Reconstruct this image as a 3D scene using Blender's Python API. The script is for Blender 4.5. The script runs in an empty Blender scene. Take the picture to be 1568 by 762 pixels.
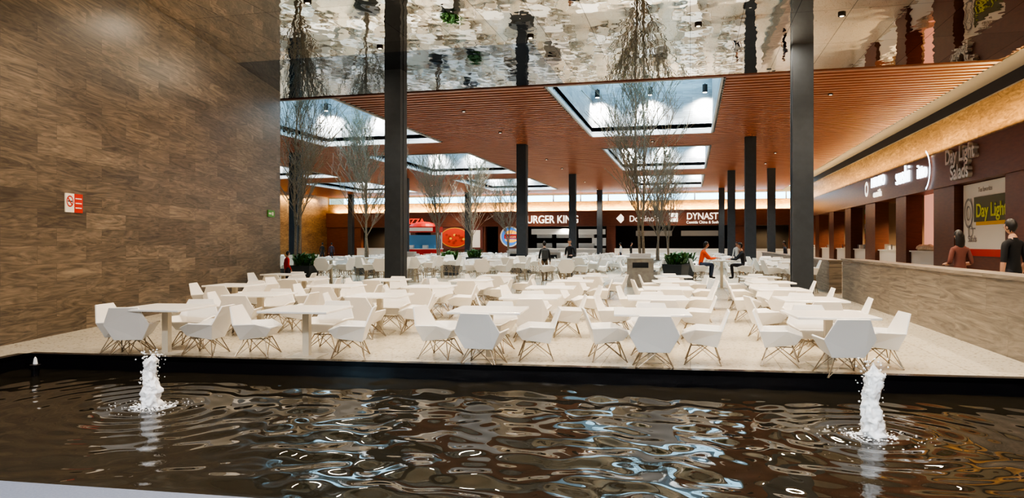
import bpy, bmesh, math, random
import numpy as np
from mathutils import Vector, Matrix, noise
random.seed(7)
scene = bpy.context.scene
C = bpy.context
TH = math.atan(273/1100)

# ------------------------------------------------------------------ helpers
def link(o):
    scene.collection.objects.link(o); return o

def mat(name, col, rough=0.5, metal=0.0, emit=None, es=0.0, spec=None, trans=0.0):
    m = bpy.data.materials.new(name); m.use_nodes = True
    b = m.node_tree.nodes['Principled BSDF']
    b.inputs['Base Color'].default_value = (*col, 1)
    b.inputs['Roughness'].default_value = rough
    b.inputs['Metallic'].default_value = metal
    if emit:
        b.inputs['Emission Color'].default_value = (*emit, 1)
        b.inputs['Emission Strength'].default_value = es
    if spec is not None: b.inputs['Specular IOR Level'].default_value = spec
    if trans: b.inputs['Transmission Weight'].default_value = trans
    return m

def noisy(name, c1, c2, scale=8, rough=0.5, stretch=(1,1,1), bump=0.0, metal=0.0, detail=4):
    m = mat(name, c1, rough, metal)
    nt = m.node_tree; N = nt.nodes; L = nt.links; b = N['Principled BSDF']
    tc = N.new('ShaderNodeTexCoord'); mp = N.new('ShaderNodeMapping'); mp.inputs['Scale'].default_value = stretch
    n = N.new('ShaderNodeTexNoise'); n.inputs['Scale'].default_value = scale; n.inputs['Detail'].default_value = detail
    r = N.new('ShaderNodeValToRGB'); r.color_ramp.elements[0].color = (*c1,1); r.color_ramp.elements[1].color = (*c2,1)
    r.color_ramp.elements[0].position = .3; r.color_ramp.elements[1].position = .7
    L.new(tc.outputs['Object'], mp.inputs[0]); L.new(mp.outputs[0], n.inputs['Vector']); L.new(n.outputs['Fac'], r.inputs[0]); L.new(r.outputs[0], b.inputs['Base Color'])
    if bump:
        bp = N.new('ShaderNodeBump'); bp.inputs['Strength'].default_value = bump; bp.inputs['Distance'].default_value = .02
        L.new(n.outputs['Fac'], bp.inputs['Height']); L.new(bp.outputs[0], b.inputs['Normal'])
    return m

def stone(name, c1, c2, tw, th, rough=0.4, vein=.6, vs=(.45, 6), bump=.15, dist=3.0):
    m = mat(name, c1, rough)
    nt = m.node_tree; N = nt.nodes; L = nt.links; b = N['Principled BSDF']
    tc = N.new('ShaderNodeTexCoord'); sp = N.new('ShaderNodeSeparateXYZ'); ad = N.new('ShaderNodeMath'); ad.operation = 'ADD'
    cb = N.new('ShaderNodeCombineXYZ')
    L.new(tc.outputs['Object'], sp.inputs[0]); L.new(sp.outputs[0], ad.inputs[0]); L.new(sp.outputs[1], ad.inputs[1])
    L.new(ad.outputs[0], cb.inputs[0]); L.new(sp.outputs[2], cb.inputs[1])
    br = N.new('ShaderNodeTexBrick'); br.inputs['Scale'].default_value = 1; br.inputs['Brick Width'].default_value = tw
    br.inputs['Row Height'].default_value = th; br.inputs['Mortar Size'].default_value = .003; br.inputs['Bias'].default_value = 0
    br.inputs['Color1'].default_value = (*c1,1); br.inputs['Color2'].default_value = (*c2,1)
    br.inputs['Mortar'].default_value = (c2[0]*.6, c2[1]*.6, c2[2]*.6, 1); br.offset = .37; br.offset_frequency = 2
    L.new(cb.outputs[0], br.inputs['Vector'])
    mp = N.new('ShaderNodeMapping'); mp.inputs['Scale'].default_value = (vs[0], vs[1], 1); L.new(cb.outputs[0], mp.inputs[0])
    va = N.new('ShaderNodeVectorMath'); va.operation = 'MULTIPLY_ADD'
    L.new(br.outputs['Color'], va.inputs[0]); va.inputs[1].default_value = (60, 40, 90); L.new(mp.outputs[0], va.inputs[2])
    n = N.new('ShaderNodeTexNoise'); n.inputs['Scale'].default_value = 1.0; n.inputs['Detail'].default_value = 8; n.inputs['Distortion'].default_value = dist
    n.inputs['Roughness'].default_value=.62
    L.new(va.outputs[0], n.inputs['Vector'])
    r = N.new('ShaderNodeValToRGB'); lo = 1-vein
    r.color_ramp.elements[0].color = (lo,lo,lo,1); r.color_ramp.elements[0].position = .35
    r.color_ramp.elements[1].color = (1+vein,1+vein,1+vein*.95,1); r.color_ramp.elements[1].position = .72
    L.new(n.outputs['Fac'], r.inputs[0])
    mx = N.new('ShaderNodeMix'); mx.data_type = 'RGBA'; mx.blend_type = 'MULTIPLY'; mx.inputs[0].default_value = 1
    L.new(br.outputs['Color'], mx.inputs[6]); L.new(r.outputs[0], mx.inputs[7]); L.new(mx.outputs[2], b.inputs['Base Color'])
    if bump:
        bp = N.new('ShaderNodeBump'); bp.inputs['Strength'].default_value = bump; bp.inputs['Distance'].default_value = .01
        L.new(n.outputs['Fac'], bp.inputs['Height']); L.new(bp.outputs[0], b.inputs['Normal'])
    return m

class MB:
    def __init__(s): s.v=[]; s.f=[]; s.m=[]
    def box(s,x0,x1,y0,y1,z0,z1,mi=0):
        b=len(s.v); s.v += [(x0,y0,z0),(x1,y0,z0),(x1,y1,z0),(x0,y1,z0),(x0,y0,z1),(x1,y0,z1),(x1,y1,z1),(x0,y1,z1)]
        for q in ((0,3,2,1),(4,5,6,7),(0,1,5,4),(1,2,6,5),(2,3,7,6),(3,0,4,7)): s.f.append(tuple(b+i for i in q)); s.m.append(mi)
        return s
    def poly(s,pts,mi=0):
        b=len(s.v); s.v+= [tuple(p) for p in pts]; s.f.append(tuple(range(b,b+len(pts)))); s.m.append(mi); return s
    def prism(s,pts,z0,z1,mi=0):
        n=len(pts); b=len(s.v); s.v+=[(p[0],p[1],z0) for p in pts]+[(p[0],p[1],z1) for p in pts]
        s.f.append(tuple(b+i for i in reversed(range(n)))); s.m.append(mi); s.f.append(tuple(b+n+i for i in range(n))); s.m.append(mi)
        for i in range(n):
            j=(i+1)%n; s.f.append((b+i,b+j,b+n+j,b+n+i)); s.m.append(mi)
        return s
    def tube(s,p,q,r0,r1=None,n=6,mi=0,cap=True):
        r1=r0 if r1 is None else r1
        p=Vector(p);q=Vector(q);d=(q-p)
        if d.length<1e-6: return s
        d.normalize(); a=d.orthogonal().normalized(); c=d.cross(a); b=len(s.v)
        for P,r in((p,r0),(q,r1)):
            for i in range(n):
                t=2*math.pi*i/n; s.v.append(tuple(P+a*math.cos(t)*r+c*math.sin(t)*r))
        for i in range(n):
            j=(i+1)%n; s.f.append((b+i,b+j,b+n+j,b+n+i)); s.m.append(mi)
        if cap:
            s.f.append(tuple(b+i for i in reversed(range(n)))); s.m.append(mi); s.f.append(tuple(b+n+i for i in range(n))); s.m.append(mi)
        return s
    def lathe(s,prof,c=(0,0,0),n=20,mi=0,sx=1,sy=1):
        b=len(s.v)
        for r,z in prof:
            for i in range(n):
                t=2*math.pi*i/n; s.v.append((c[0]+r*math.cos(t)*sx,c[1]+r*math.sin(t)*sy,c[2]+z))
        for k in range(len(prof)-1):
            for i in range(n):
                j=(i+1)%n; s.f.append((b+k*n+i,b+k*n+j,b+(k+1)*n+j,b+(k+1)*n+i)); s.m.append(mi)
        s.f.append(tuple(b+i for i in reversed(range(n)))); s.m.append(mi)
        s.f.append(tuple(b+(len(prof)-1)*n+i for i in range(n))); s.m.append(mi)
        return s
    def add(s,me,mi=0,M=None,mo=False):
        b=len(s.v)
        for v in me.vertices: s.v.append(tuple(M@v.co if M else v.co))
        for p in me.polygons: s.f.append(tuple(b+i for i in p.vertices)); s.m.append(p.material_index+mi if mo else mi)
        return s
    def mesh(s,name,mats,smooth=False):
        me=bpy.data.meshes.new(name); me.from_pydata(s.v,[],s.f)
        for m in mats: me.materials.append(m)
        me.polygons.foreach_set('material_index',s.m)
        if smooth: me.polygons.foreach_set('use_smooth',[True]*len(s.f))
        me.update(); return me
    def build(s,name,mats,loc=(0,0,0),rz=0,smooth=False,parent=None):
        o=bpy.data.objects.new(name,s.mesh(name,mats,smooth)); o.location=loc; o.rotation_euler=(0,0,rz)
        link(o)
        if parent: o.parent=parent
        return o

def inst(name,me,loc,rz=0,sc=1):
    o=bpy.data.objects.new(name,me); o.location=loc; o.rotation_euler=(0,0,rz); o.scale=(sc,)*3; return link(o)
def empty(name,loc=(0,0,0),rz=0):
    o=bpy.data.objects.new(name,None); o.location=loc; o.rotation_euler=(0,0,rz); o.empty_display_size=.2; return link(o)
def text(name,body,loc,size,m,rot=(math.pi/2,0,0),ext=.06,parent=None,align='CENTER',sx=1.0,off=0.0):
    c=bpy.data.curves.new(name,'FONT'); c.body=body; c.size=size; c.extrude=ext; c.align_x=align; c.offset=off
    o=bpy.data.objects.new(name,c); o.location=loc; o.rotation_euler=rot; o.scale=(sx,1,1); c.materials.append(m); link(o)
    if parent: o.parent=parent
    return o

# ------------------------------------------------------------------ materials
M_wallL = stone('brown_stone_tile',(.200,.158,.118),(.105,.082,.062),1.5,.33,.36,.55,(.6,5),.15,4.0)
M_wallG = stone('grey_stone_tile',(.30,.32,.34),(.20,.21,.23),1.3,.35,.45,.3)
M_gold = stone('warm_travertine',(.42,.28,.14),(.31,.20,.10),3.2,.5,.5,.45,(.8,3),0)
M_bar = stone('bar_travertine',(.255,.215,.175),(.195,.162,.133),2.2,.62,.4,.45)
M_slat = noisy('wood_slat',(.24,.075,.035),(.34,.115,.055),3,.38,(0.4,6,6))
M_dark = mat('soffit_black',(.012,.008,.007),.8)
M_soff = mat('soffit_blue_black',(.012,.014,.028),.6)
M_fascia = noisy('fascia_wood',(.115,.038,.022),(.16,.055,.030),2,.4,(1,1,6))
M_col = noisy('column_paint',(.028,.035,.045),(.036,.045,.056),5,.5)
M_black = mat('black_granite',(.008,.008,.011),.18)
M_kerb = noisy('grey_kerb_stone',(.15,.17,.22),(.20,.22,.27),60,.45)
M_white = mat('white_shell_plastic',(.83,.81,.78),.32)
M_top = mat('white_table_laminate',(.88,.86,.82),.22)
M_leg = mat('satin_wire',(.34,.28,.21),.35,.7)
M_post = mat('cream_post',(.62,.56,.46),.45)
M_steel = mat('steel',(.55,.55,.55),.3,.9)
M_letter = mat('lit_letter',(.9,.9,.85),.4,0,(1,.93,.8),.9)
M_letterw = mat('lit_letter_cool',(.9,.95,1),.4,0,(.80,.90,1),2.6)
M_letterdim = mat('metal_letter',(.55,.52,.48),.35,.5)
M_lamp = mat('lamp_glow',(1,1,1),.4,0,(1,.93,.8),12)
M_red = mat('red_print',(.55,.03,.02),.5)
M_yel = mat('yellow_print',(.75,.45,.04),.5)
M_grn = mat('green_print',(.1,.35,.08),.5)
M_blue = mat('blue_print',(.03,.12,.5),.5)
M_wprint = mat('white_print',(.8,.78,.72),.5)
M_pink = mat('pink_wall_glow',(.8,.42,.32),.6,0,(.9,.42,.3),.5)  # wall colour with its own glow put in, not a lamp
M_leaf = noisy('leaf_green',(.03,.09,.02),(.08,.2,.04),10,.5)
M_bark = noisy('tree_bark',(.17,.135,.10),(.30,.25,.19),20,.8)
M_tleaf = mat('sparse_leaf',(.19,.17,.07),.6)
M_pot = mat('charcoal_planter',(.05,.055,.06),.5)
M_plgrey = noisy('concrete_planter',(.3,.28,.26),(.4,.38,.35),6,.6)
M_soil = mat('soil',(.05,.035,.02),.9)

def floor_mat():
    m=noisy('terrazzo_floor',(.50,.455,.37),(.64,.59,.49),45,.2,detail=6)
    nt=m.node_tree;N=nt.nodes;L=nt.links;b=N['Principled BSDF']
    old=b.inputs['Base Color'].links[0].from_socket
    tc=N.new('ShaderNodeTexCoord'); v=N.new('ShaderNodeTexVoronoi'); v.inputs['Scale'].default_value=12
    L.new(tc.outputs['Object'],v.inputs['Vector'])
    r=N.new('ShaderNodeValToRGB'); r.color_ramp.elements[0].color=(.55,.51,.45,1); r.color_ramp.elements[1].color=(1,1,1,1); r.color_ramp.elements[0].position=.12; r.color_ramp.elements[1].position=.32
    L.new(v.outputs['Distance'],r.inputs[0])
    mx=N.new('ShaderNodeMix');mx.data_type='RGBA';mx.blend_type='MULTIPLY';mx.inputs[0].default_value=1
    L.new(old,mx.inputs[6]);L.new(r.outputs[0],mx.inputs[7])
    br=N.new('ShaderNodeTexBrick');br.inputs['Scale'].default_value=1;br.inputs['Brick Width'].default_value=1.2;br.inputs['Row Height'].default_value=1.2;br.offset=0
    br.inputs['Mortar Size'].default_value=.006
    br.inputs['Color1'].default_value=(1,1,1,1);br.inputs['Color2'].default_value=(.93,.93,.93,1);br.inputs['Mortar'].default_value=(.6,.58,.55,1)
    L.new(tc.outputs['Object'],br.inputs['Vector'])
    m2=N.new('ShaderNodeMix');m2.data_type='RGBA';m2.blend_type='MULTIPLY';m2.inputs[0].default_value=1
    L.new(mx.outputs[2],m2.inputs[6]);L.new(br.outputs['Color'],m2.inputs[7]);L.new(m2.outputs[2],b.inputs['Base Color'])
    return m
M_floor=floor_mat()

def mirror_mat(name,col,rough,strength):
    m=mat(name,col,rough,1.0); nt=m.node_tree;N=nt.nodes;L=nt.links;b=N['Principled BSDF']
    tc=N.new('ShaderNodeTexCoord'); mp=N.new('ShaderNodeMapping'); mp.inputs['Scale'].default_value=(1.7,1.2,1)
    n=N.new('ShaderNodeTexNoise'); n.inputs['Scale'].default_value=1.5; n.inputs['Detail'].default_value=1.5; n.inputs['Roughness'].default_value=.35
    L.new(tc.outputs['Object'],mp.inputs[0]);L.new(mp.outputs[0],n.inputs['Vector'])
    br=N.new('ShaderNodeTexBrick');br.inputs['Scale'].default_value=1;br.inputs['Brick Width'].default_value=1.25;br.inputs['Row Height'].default_value=3.1;br.offset=0
    br.inputs['Mortar Size'].default_value=.008
    br.inputs['Color1'].default_value=(*col,1);br.inputs['Color2'].default_value=(col[0]*.82,col[1]*.82,col[2]*.82,1);br.inputs['Mortar'].default_value=(.15,.13,.11,1)
    L.new(tc.outputs['Object'],br.inputs['Vector']);L.new(br.outputs['Color'],b.inputs['Base Color'])
    bp=N.new('ShaderNodeBump');bp.inputs['Strength'].default_value=strength;bp.inputs['Distance'].default_value=.013
    L.new(n.outputs['Fac'],bp.inputs['Height']);L.new(bp.outputs[0],b.inputs['Normal'])
    return m
M_mirror=mirror_mat('rippled_mirror_panel',(.92,.82,.70),.005,.34)
M_mirrord=mirror_mat('tinted_mirror_panel',(.34,.37,.41),.03,.4)

# ------------------------------------------------------------------ camera / world
cam=bpy.data.cameras.new('camera'); co=bpy.data.objects.new('camera',cam); link(co)
co.location=(0,0,1.7); co.rotation_euler=(math.pi/2,0,TH)
cam.sensor_width=36; cam.lens=1100/1568*36; cam.shift_y=-9/1568; cam.clip_end=300
scene.camera=co
w=bpy.data.worlds.new('World'); scene.world=w; w.use_nodes=True
bg=w.node_tree.nodes['Background']; bg.inputs[0].default_value=(.42,.73,.92,1); bg.inputs[1].default_value=4.4
scene.view_settings.view_transform='AgX'
try: scene.view_settings.look='AgX - High Contrast'
except Exception: pass
scene.view_settings.exposure=.32

H=7.3
# ------------------------------------------------------------------ floor & pool
PL,PR=-9.65,8.0
def far(x): return 8.7+.095*(x+9.65)
def near(x): return 3.99+.066*(x+4.66)
FL=(PL,far(PL)); FR=(PR,far(PR)); NR=(PR,near(PR)); NL=(PL+.75,near(PL+.75))
fx0,fx1,fy0,fy1=-43,14,-10,84.5
mb=MB()
O=[(fx0,fy0),(fx1,fy0),(fx1,fy1),(fx0,fy1)]
P=[NL,NR,FR,FL]
for i in range(4):
    j=(i+1)%4
    mb.poly([(*O[i],0),(*O[j],0),(*P[j],0),(*P[i],0)])
mb.build('floor',[M_floor])
wz=-.17
mb=MB()
for i in range(4):
    j=(i+1)%4
    mb.poly([(*P[i],.045),(*P[j],.045),(*P[j],-.5),(*P[i],-.5)])
mb.poly([(*p,-.5) for p in P])
def strip(a,b,wd,z0,z1,mi=0):
    a=Vector(a);b=Vector(b);d=(b-a).normalized();n=Vector((-d.y,d.x))*wd
    mb.prism([a,b,b+n,a+n],z0,z1,mi)
strip(FL,FR,.14,-.02,.05)
strip(NL,FL,.14,-.02,.05)
mb.build('fountain_pool_basin',[M_black])
mb=MB(); strip(NR,NL,.7,-.02,.05)
mb.build('pool_kerb',[M_kerb])

# water
jets=[(-6.0,7.0,.6),(1.71,7.6,.70)]
nx,ny=800,320
us=np.linspace(0,1,nx); vs_=np.linspace(0,1,ny)
U,V=np.meshgrid(us,vs_)
X=PL+.75*(1-V)+U*(PR-PL-.75*(1-V))
Y=near(X)*(1-V)+far(X)*V
rng=np.random.RandomState(3)
Z=np.zeros_like(X)
for k in range(36):
    lam=rng.uniform(.22,.85); a=rng.uniform(-.85,.85)+(math.pi/2 if rng.rand()<.8 else 0); ph=rng.uniform(0,6.28); sl=rng.uniform(.017,.033)
    kx,ky=math.cos(a),math.sin(a); wob=.25*np.sin(X*rng.uniform(.4,1.3)+rng.uniform(0,6))+.25*np.sin(Y*rng.uniform(.4,1.3)+rng.uniform(0,6))
    Z+=sl*lam/6.28*np.sin(6.28*(kx*X+ky*Y)/lam+ph+wob*2)
mod=.30+.68*np.exp(-((X+1.6)/2.8)**2)
Z*=mod
for jx,jy,_ in jets:
    R=np.hypot(X-jx,Y-jy); Z+=.0075*np.sin(6.28*R/.27)*np.exp(-R/1.3)*np.clip(R/.2,0,1)
Z+=wz
me=bpy.data.meshes.new('pool_water')
vv=np.stack([X,Y,Z],-1).reshape(-1,3)
ii=np.arange(nx*ny).reshape(ny,nx)
ff=np.stack([ii[:-1,:-1],ii[:-1,1:],ii[1:,1:],ii[1:,:-1]],-1).reshape(-1,4)
me.vertices.add(len(vv)); me.vertices.foreach_set('co',vv.ravel())
me.loops.add(ff.size); me.loops.foreach_set('vertex_index',ff.ravel())
me.polygons.add(len(ff)); me.polygons.foreach_set('loop_start',np.arange(0,ff.size,4)); me.polygons.foreach_set('loop_total',np.full(len(ff),4))
me.polygons.foreach_set('use_smooth',[True]*len(ff)); me.update(calc_edges=True); me.validate()
M_water=mat('dark_pool_water',(.024,.020,.013),.02); M_water.node_tree.nodes['Principled BSDF'].inputs['IOR'].default_value=1.42
me.materials.append(M_water); wo=bpy.data.objects.new('pool_water',me); link(wo)

# fountain jets
M_foam=mat('foamy_water',(.97,.97,.98),.25); M_foam.node_tree.nodes['Principled BSDF'].inputs['Subsurface Weight'].default_value=.5
M_foam.node_tree.nodes['Principled BSDF'].inputs['Subsurface Radius'].default_value=(.05,.05,.05)
for k,(jx,jy,jh) in enumerate(jets):
    mb=MB(); n=28; rr=random.Random(k+5)
    rows=60; base=len(mb.v)
    for r in range(rows):
        t=r/(rows-1); z=t*jh
        rad=.055+.045*(1-t)+(.022*math.sin(t*8+k))*t
        if t>.86: rad*=max(.15,(1-t)/.14)
        cx=.02*math.sin(t*7+k*2)*t*1.5
        for i in range(n):
            a=2*math.pi*i/n
            nn=noise.noise(Vector((math.cos(a)*2.4+k*9,math.sin(a)*2.4,z*14)))+.5*noise.noise(Vector((math.cos(a)*6+k*9,math.sin(a)*6,z*40)))
            q=rad*(1+.55*nn)
            mb.v.append((cx+q*math.cos(a),q*math.sin(a),z+.04*noise.noise(Vector((a*2,z*5,k)))))
    for r in range(rows-1):
        for i in range(n):
            j=(i+1)%n; mb.f.append((base+r*n+i,base+r*n+j,base+(r+1)*n+j,base+(r+1)*n+i)); mb.m.append(0)
    mb.f.append(tuple(base+(rows-1)*n+i for i in range(n))); mb.m.append(0)
    def blob(c,r,fl=1):
        mb.lathe([(r*.3,-r*.9*fl),(r*.85,-r*.5*fl),(r,0),(r*.85,r*.5*fl),(r*.3,r*.9*fl)],c,6,0)
    for i in range(150):
        a=rr.uniform(0,6.28); t=rr.random()**.5; d=rr.uniform(.04,.11)+ (rr.random()**4)*.08
        blob((d*math.cos(a),d*math.sin(a),t*jh*1.07),rr.uniform(.003,.012))
    for i in range(420):
        a=rr.uniform(0,6.28); d=abs(rr.gauss(.14,.13))+.04
        blob((d*1.3*math.cos(a),d*math.sin(a),rr.uniform(0,.008)),rr.uniform(.004,.014)*(1.3 if d<.18 else .8),.5)
    mb.build('fountain_jet',[M_foam],(jx,jy,wz-.005),smooth=True)
mb=MB(); mb.lathe([(.05,-.2),(.05,.1),(.07,.1),(.07,.16),(.03,.17)],n=14); mb.lathe([(.03,.17),(.02,.24),(.006,.27)],n=8,mi=1)
mb.build('fountain_nozzle',[M_black,M_foam],(-8.95,8.2,wz))

# ------------------------------------------------------------------ left wall
d=Vector((-3.76,14.39)).normalized(); S=Vector((-11.04,9.46))-12*d; Lw=26.87
rzL=math.atan2(d.y,d.x)
mb=MB().box(0,Lw,0,1.2,0,H)
wl=mb.build('wall_left',[M_wallL],(S.x,S.y,0),rzL)
def on_wall(s,z,off=.02):
    p=S+d*s; nrm=Vector((d.y,-d.x)); return (p.x+nrm.x*off,p.y+nrm.y*off,z)
def s_of(z): return 12+(z-11.84)/(14.86)*14.87
def wall_sign(name,s,z,wd,ht,fn):
    o=empty(name,on_wall(s,z,0),rzL); mb=MB(); fn(mb,wd,ht); c=mb.build('panel',[M_wprint,M_red,M_grn,M_black],parent=o); return o
def nosmoke(mb,w_,h):
    mb.box(-w_/2,0,-.02,-.001,-h/2,h/2,0); mb.box(0.0,w_/2,-.02,-.001,-h/2,h/2,1)
    c=-w_/4; n=20
    for i in range(n):
        a0=2*math.pi*i/n;a1=2*math.pi*(i+1)/n
        mb.poly([(c+.11*math.cos(a0),-.024,.03+.11*math.sin(a0)),(c+.11*math.cos(a1),-.024,.03+.11*math.sin(a1)),(c+.085*math.cos(a1),-.024,.03+.085*math.sin(a1)),(c+.085*math.cos(a0),-.024,.03+.085*math.sin(a0))],1)
    mb.box(c-.07,c+.07,-.024,-.021,.02,.04,3)
    mb.poly([(c-.08,-.025,.09),(c-.06,-.025,.11),(c+.08,-.025,-.03),(c+.06,-.025,-.05)],1)
    for k in range(3): mb.box(.04,w_/2-.04,-.024,-.02,-.1+k*.09,-.08+k*.09,0)
wall_sign('no_smoking_sign',s_of(13.85),2.47,.56,.36,nosmoke)
def exitf(mb,w_,h):
    mb.box(-w_/2,w_/2,-.03,-.001,-h/2,h/2,2); mb.box(-w_/2+.06,-.02,-.034,-.03,-.03,.03,0); mb.box(.05,.22,-.034,-.03,-.06,.06,0)
wall_sign('exit_sign',s_of(25.6),2.75,.7,.24,exitf)

# ------------------------------------------------------------------ ceilings
wells=[]
for xa,xb in((-5.0,1.06),(-20.4,-13.4),(-35.5,-28.8)):
    for ya,yb in((25.15,37.6),(42.6,55.5),(60.5,73.5)): wells.append((xa,xb,ya,yb))
XR=9.28
mb=MB()
mb.box(-4.3,XR,-10,25,H,H+.25,0); mb.box(-43,-4.3,-10,19.6,H,H+.25,0); mb.box(-43,-4.3,19.6,25,H,H+.25,1)
mb.build('ceiling_mirror',[M_mirror,M_mirrord])
mb=MB(); mb.box(-43,XR,24.98,25.1,H-.03,H+.3,0)
mb.build('trim_1',[M_fascia])
xsb=sorted(set([-43,XR]+[a for w_ in wells for a in w_[:2]])); ysb=sorted(set([25.1,80.4]+[a for w_ in wells for a in w_[2:]]))
def inhole(x,y): return any(a<x<b and c<y<e for a,b,c,e in wells)
mb=MB()
for i in range(len(xsb)-1):
    for j in range(len(ysb)-1):
        cx=(xsb[i]+xsb[i+1])/2; cy=(ysb[j]+ysb[j+1])/2
        if not inhole(cx,cy): mb.box(xsb[i],xsb[i+1],ysb[j],ysb[j+1],H+.24,H+.45,0)
y=25.2
while y<79.9:
    segs=[]; xx=-43
    hs=sorted([(a,b) for a,b,c,e in wells if c-.2<y<e+.05])
    for a,b in hs: segs.append((xx,a)); xx=b
    segs.append((xx,XR))
    for a,b in segs: mb.box(a,b,y,y+.24,H,H+.23,1)
    y+=.44
mb.build('ceiling',[M_dark,M_slat])
M_frame=mat('skylight_frame',(.42,.44,.46),.4,.3)
wb=MB(); fr=MB()
ZT=10.1
for a,b,c,e in wells:
    t=.12
    wb.box(a-t,b+t,e,e+t,H,ZT); wb.box(a-t,b+t,c-t,c,H,ZT); wb.box(a-t,a,c,e,H,ZT); wb.box(b,b+t,c,e,H,ZT)
    for (p,q,r,s_) in((a-.02,b+.02,e-.05,e+.03),(a-.02,b+.02,c-.03,c+.05),(a-.03,a+.05,c,e),(b-.05,b+.03,c,e)):
        fr.box(p,q,r,s_,H-.04,H+.12)
    n=3
    for i in range(n+1):
        yy=c+(e-c)*i/n; fr.box(a,b,yy-.03,yy+.03,ZT+.02,ZT+.08)
    for i in range(3):
        xx=a+(b-a)*i/2; fr.box(xx-.03,xx+.03,c,e,ZT+.02,ZT+.08)
wb.build('skylight_well_walls',[M_wallG]); fr.build('skylight_frames',[M_frame])

def spot(name,loc,target,energy,size,col=(1,.9,.75),rad=.06,blend=.6):
    l=bpy.data.lights.new(name,'SPOT'); l.energy=energy; l.spot_size=size; l.spot_blend=blend; l.color=col; l.shadow_soft_size=rad
    o=bpy.data.objects.new(name,l); o.location=loc
    o.rotation_euler=(Vector(target)-Vector(loc)).to_track_quat('-Z','Y').to_euler(); return link(o)
def area(name,loc,target,energy,sx,sy,col=(1,.88,.7)):
    l=bpy.data.lights.new(name,'AREA'); l.shape='RECTANGLE'; l.size=sx; l.size_y=sy; l.energy=energy; l.color=col
    o=bpy.data.objects.new(name,l); o.location=loc
    o.rotation_euler=(Vector(target)-Vector(loc)).to_track_quat('-Z','Y').to_euler(); return link(o)
fx=MB()
for a,b,c,e in wells:
    if a<-30 and c<40: continue
    for i in range(3):
        xx=a+.35+(b-a-.7)*i/2
        zz=9.25
        fx.lathe([(.11,-.05),(.12,.0),(.12,.34),(.03,.36)],(xx,e-.6,zz),12,0)
        fx.box(xx-.02,xx+.02,e-.61,e,zz+.36,zz+.40,0)
        fx.lathe([(.095,0),(.095,.012)],(xx,e-.6,zz-.064),12,1)
        spot('skylight_spot_lamp',(xx,e-.6,zz-.12),(xx,e-.1,zz-1.6),1500,math.radians(130),(1,.94,.84),.09,1.0)
fx.build('skylight_spot_fittings',[M_dark,M_lamp])

for (xx,yy,en) in [(-11,16.4,40),(-11,21.2,60),(-6.6,21.2,80),(2.5,20.9,80),(7,20.9,80)]:
    o=area('linear_ceiling_lamp',(xx,yy,H-.02),(xx,yy,0),en,.07,1.7,(1,.86,.68)); o.rotation_euler=(0,0,0)
dl=MB()
near_l=[(x,y) for x in(-8.6,-4.2,.2,3.6) for y in(10.5,15,19)]+[(7.5,12),(7.5,18)]  # added downlights that brighten the near floor
fill_l=[(-6.5,0),(-2.5,0),(1.5,0),(5.5,0),(-5,-5),(0,-5),(5,-5)]  # added fill lamps behind the camera, to light the chair backs
far_l=[(-9.3,29),(-9.3,35),(5.1,29),(5.1,35),(-2,40),(-9.3,47),(5.1,47),(-16.7,40.2),(-9.3,53),(5.1,53),(-2,58),(-9.3,65),(5.1,65),(-16.7,58),(-24,30),(-24,48),(-24,65),(-38,50),(-2,76.5),(-9.3,74),(-17,76.5),(-26,76.5),(5.1,74)]  # added downlights for the general light of the far hall
for (xx,yy) in near_l+far_l+fill_l:
    nr=yy<25
    dl.lathe([(.09,-.01),(.09,.04)],(xx,yy,H-.04),14,0); dl.lathe([(.05,0),(.05,.01)],(xx,yy,H-.056),14,1)
    en=720 if nr else 1200
    if nr and xx<-8: en=560
    col=(1,.85,.66)
    if yy<5: en=1100; col=(.92,.95,1)
    spot('added_downlight',(xx,yy,H-.1),(xx,yy,0),en,math.radians(120 if yy>5 else 150),col,.05,.7)
dl.build('added_downlight_fittings',[M_dark,mat('added_downlight_lens',(1,1,1),.4,0,(1,.85,.6),3)])  # housings and lenses made up for the added downlights

# unseen wall added behind the viewer to block blue sky light
M_plaster=mat('light_plaster',(.62,.62,.62),.7)
mb=MB(); mb.box(-9,12.5,-10.3,-10,0,8.3); mb.build('wall_front_blocker',[M_plaster])

# ------------------------------------------------------------------ right side
mb=MB(); mb.box(12.0,12.5,-10,80.3,5.9,7.75,0); mb.build('wall_right',[M_gold])
mb=MB(); mb.box(XR,12.5,-10,80.4,8.25,8.45); mb.box(XR,XR+.08,-10,80.4,H+.0,8.3); mb.box(11.9,12.5,-10,80.4,7.75,8.3)
mb.build('trim_2',[M_soff])
mb=MB()
mb.box(11.4,12.3,-10,79.5,4.3,5.95)
pil=[(-10,-6),(0,3),(8,10.8),(14.5,17.3),(21.5,24.3),(28.2,30.7),(36.1,38.9),(43.5,45.5),(50.3,53),(57.5,59.5),(64,66),(71,73),(78,80)]
for a,b in pil: mb.box(11.5,12.3,a,b,0,4.3)
mb.build('trim_3',[M_fascia])
area('cove_strip_lamp',(11.62,45,6.02),(12.1,45,7.2),3000,.08,69,(1,.66,.30)).rotation_euler=(0,math.radians(180-28),0)
area('cove_strip_lamp',(11.62,2,6.02),(12.1,2,7.2),550,.08,16,(1,.66,.30)).rotation_euler=(0,math.radians(180-28),0)
mb=MB()
mb.box(16,16.3,-10,80,0,4.4,0); mb.box(12.3,16.3,-10,80,4.3,4.5,0); mb.box(12.0,16.3,-10,80,-.1,0.01,2)
for a,b in pil: mb.box(12.3,16,(a+b)/2-.1,(a+b)/2+.1,0,4.3,0)
rs=random.Random(9)
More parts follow.
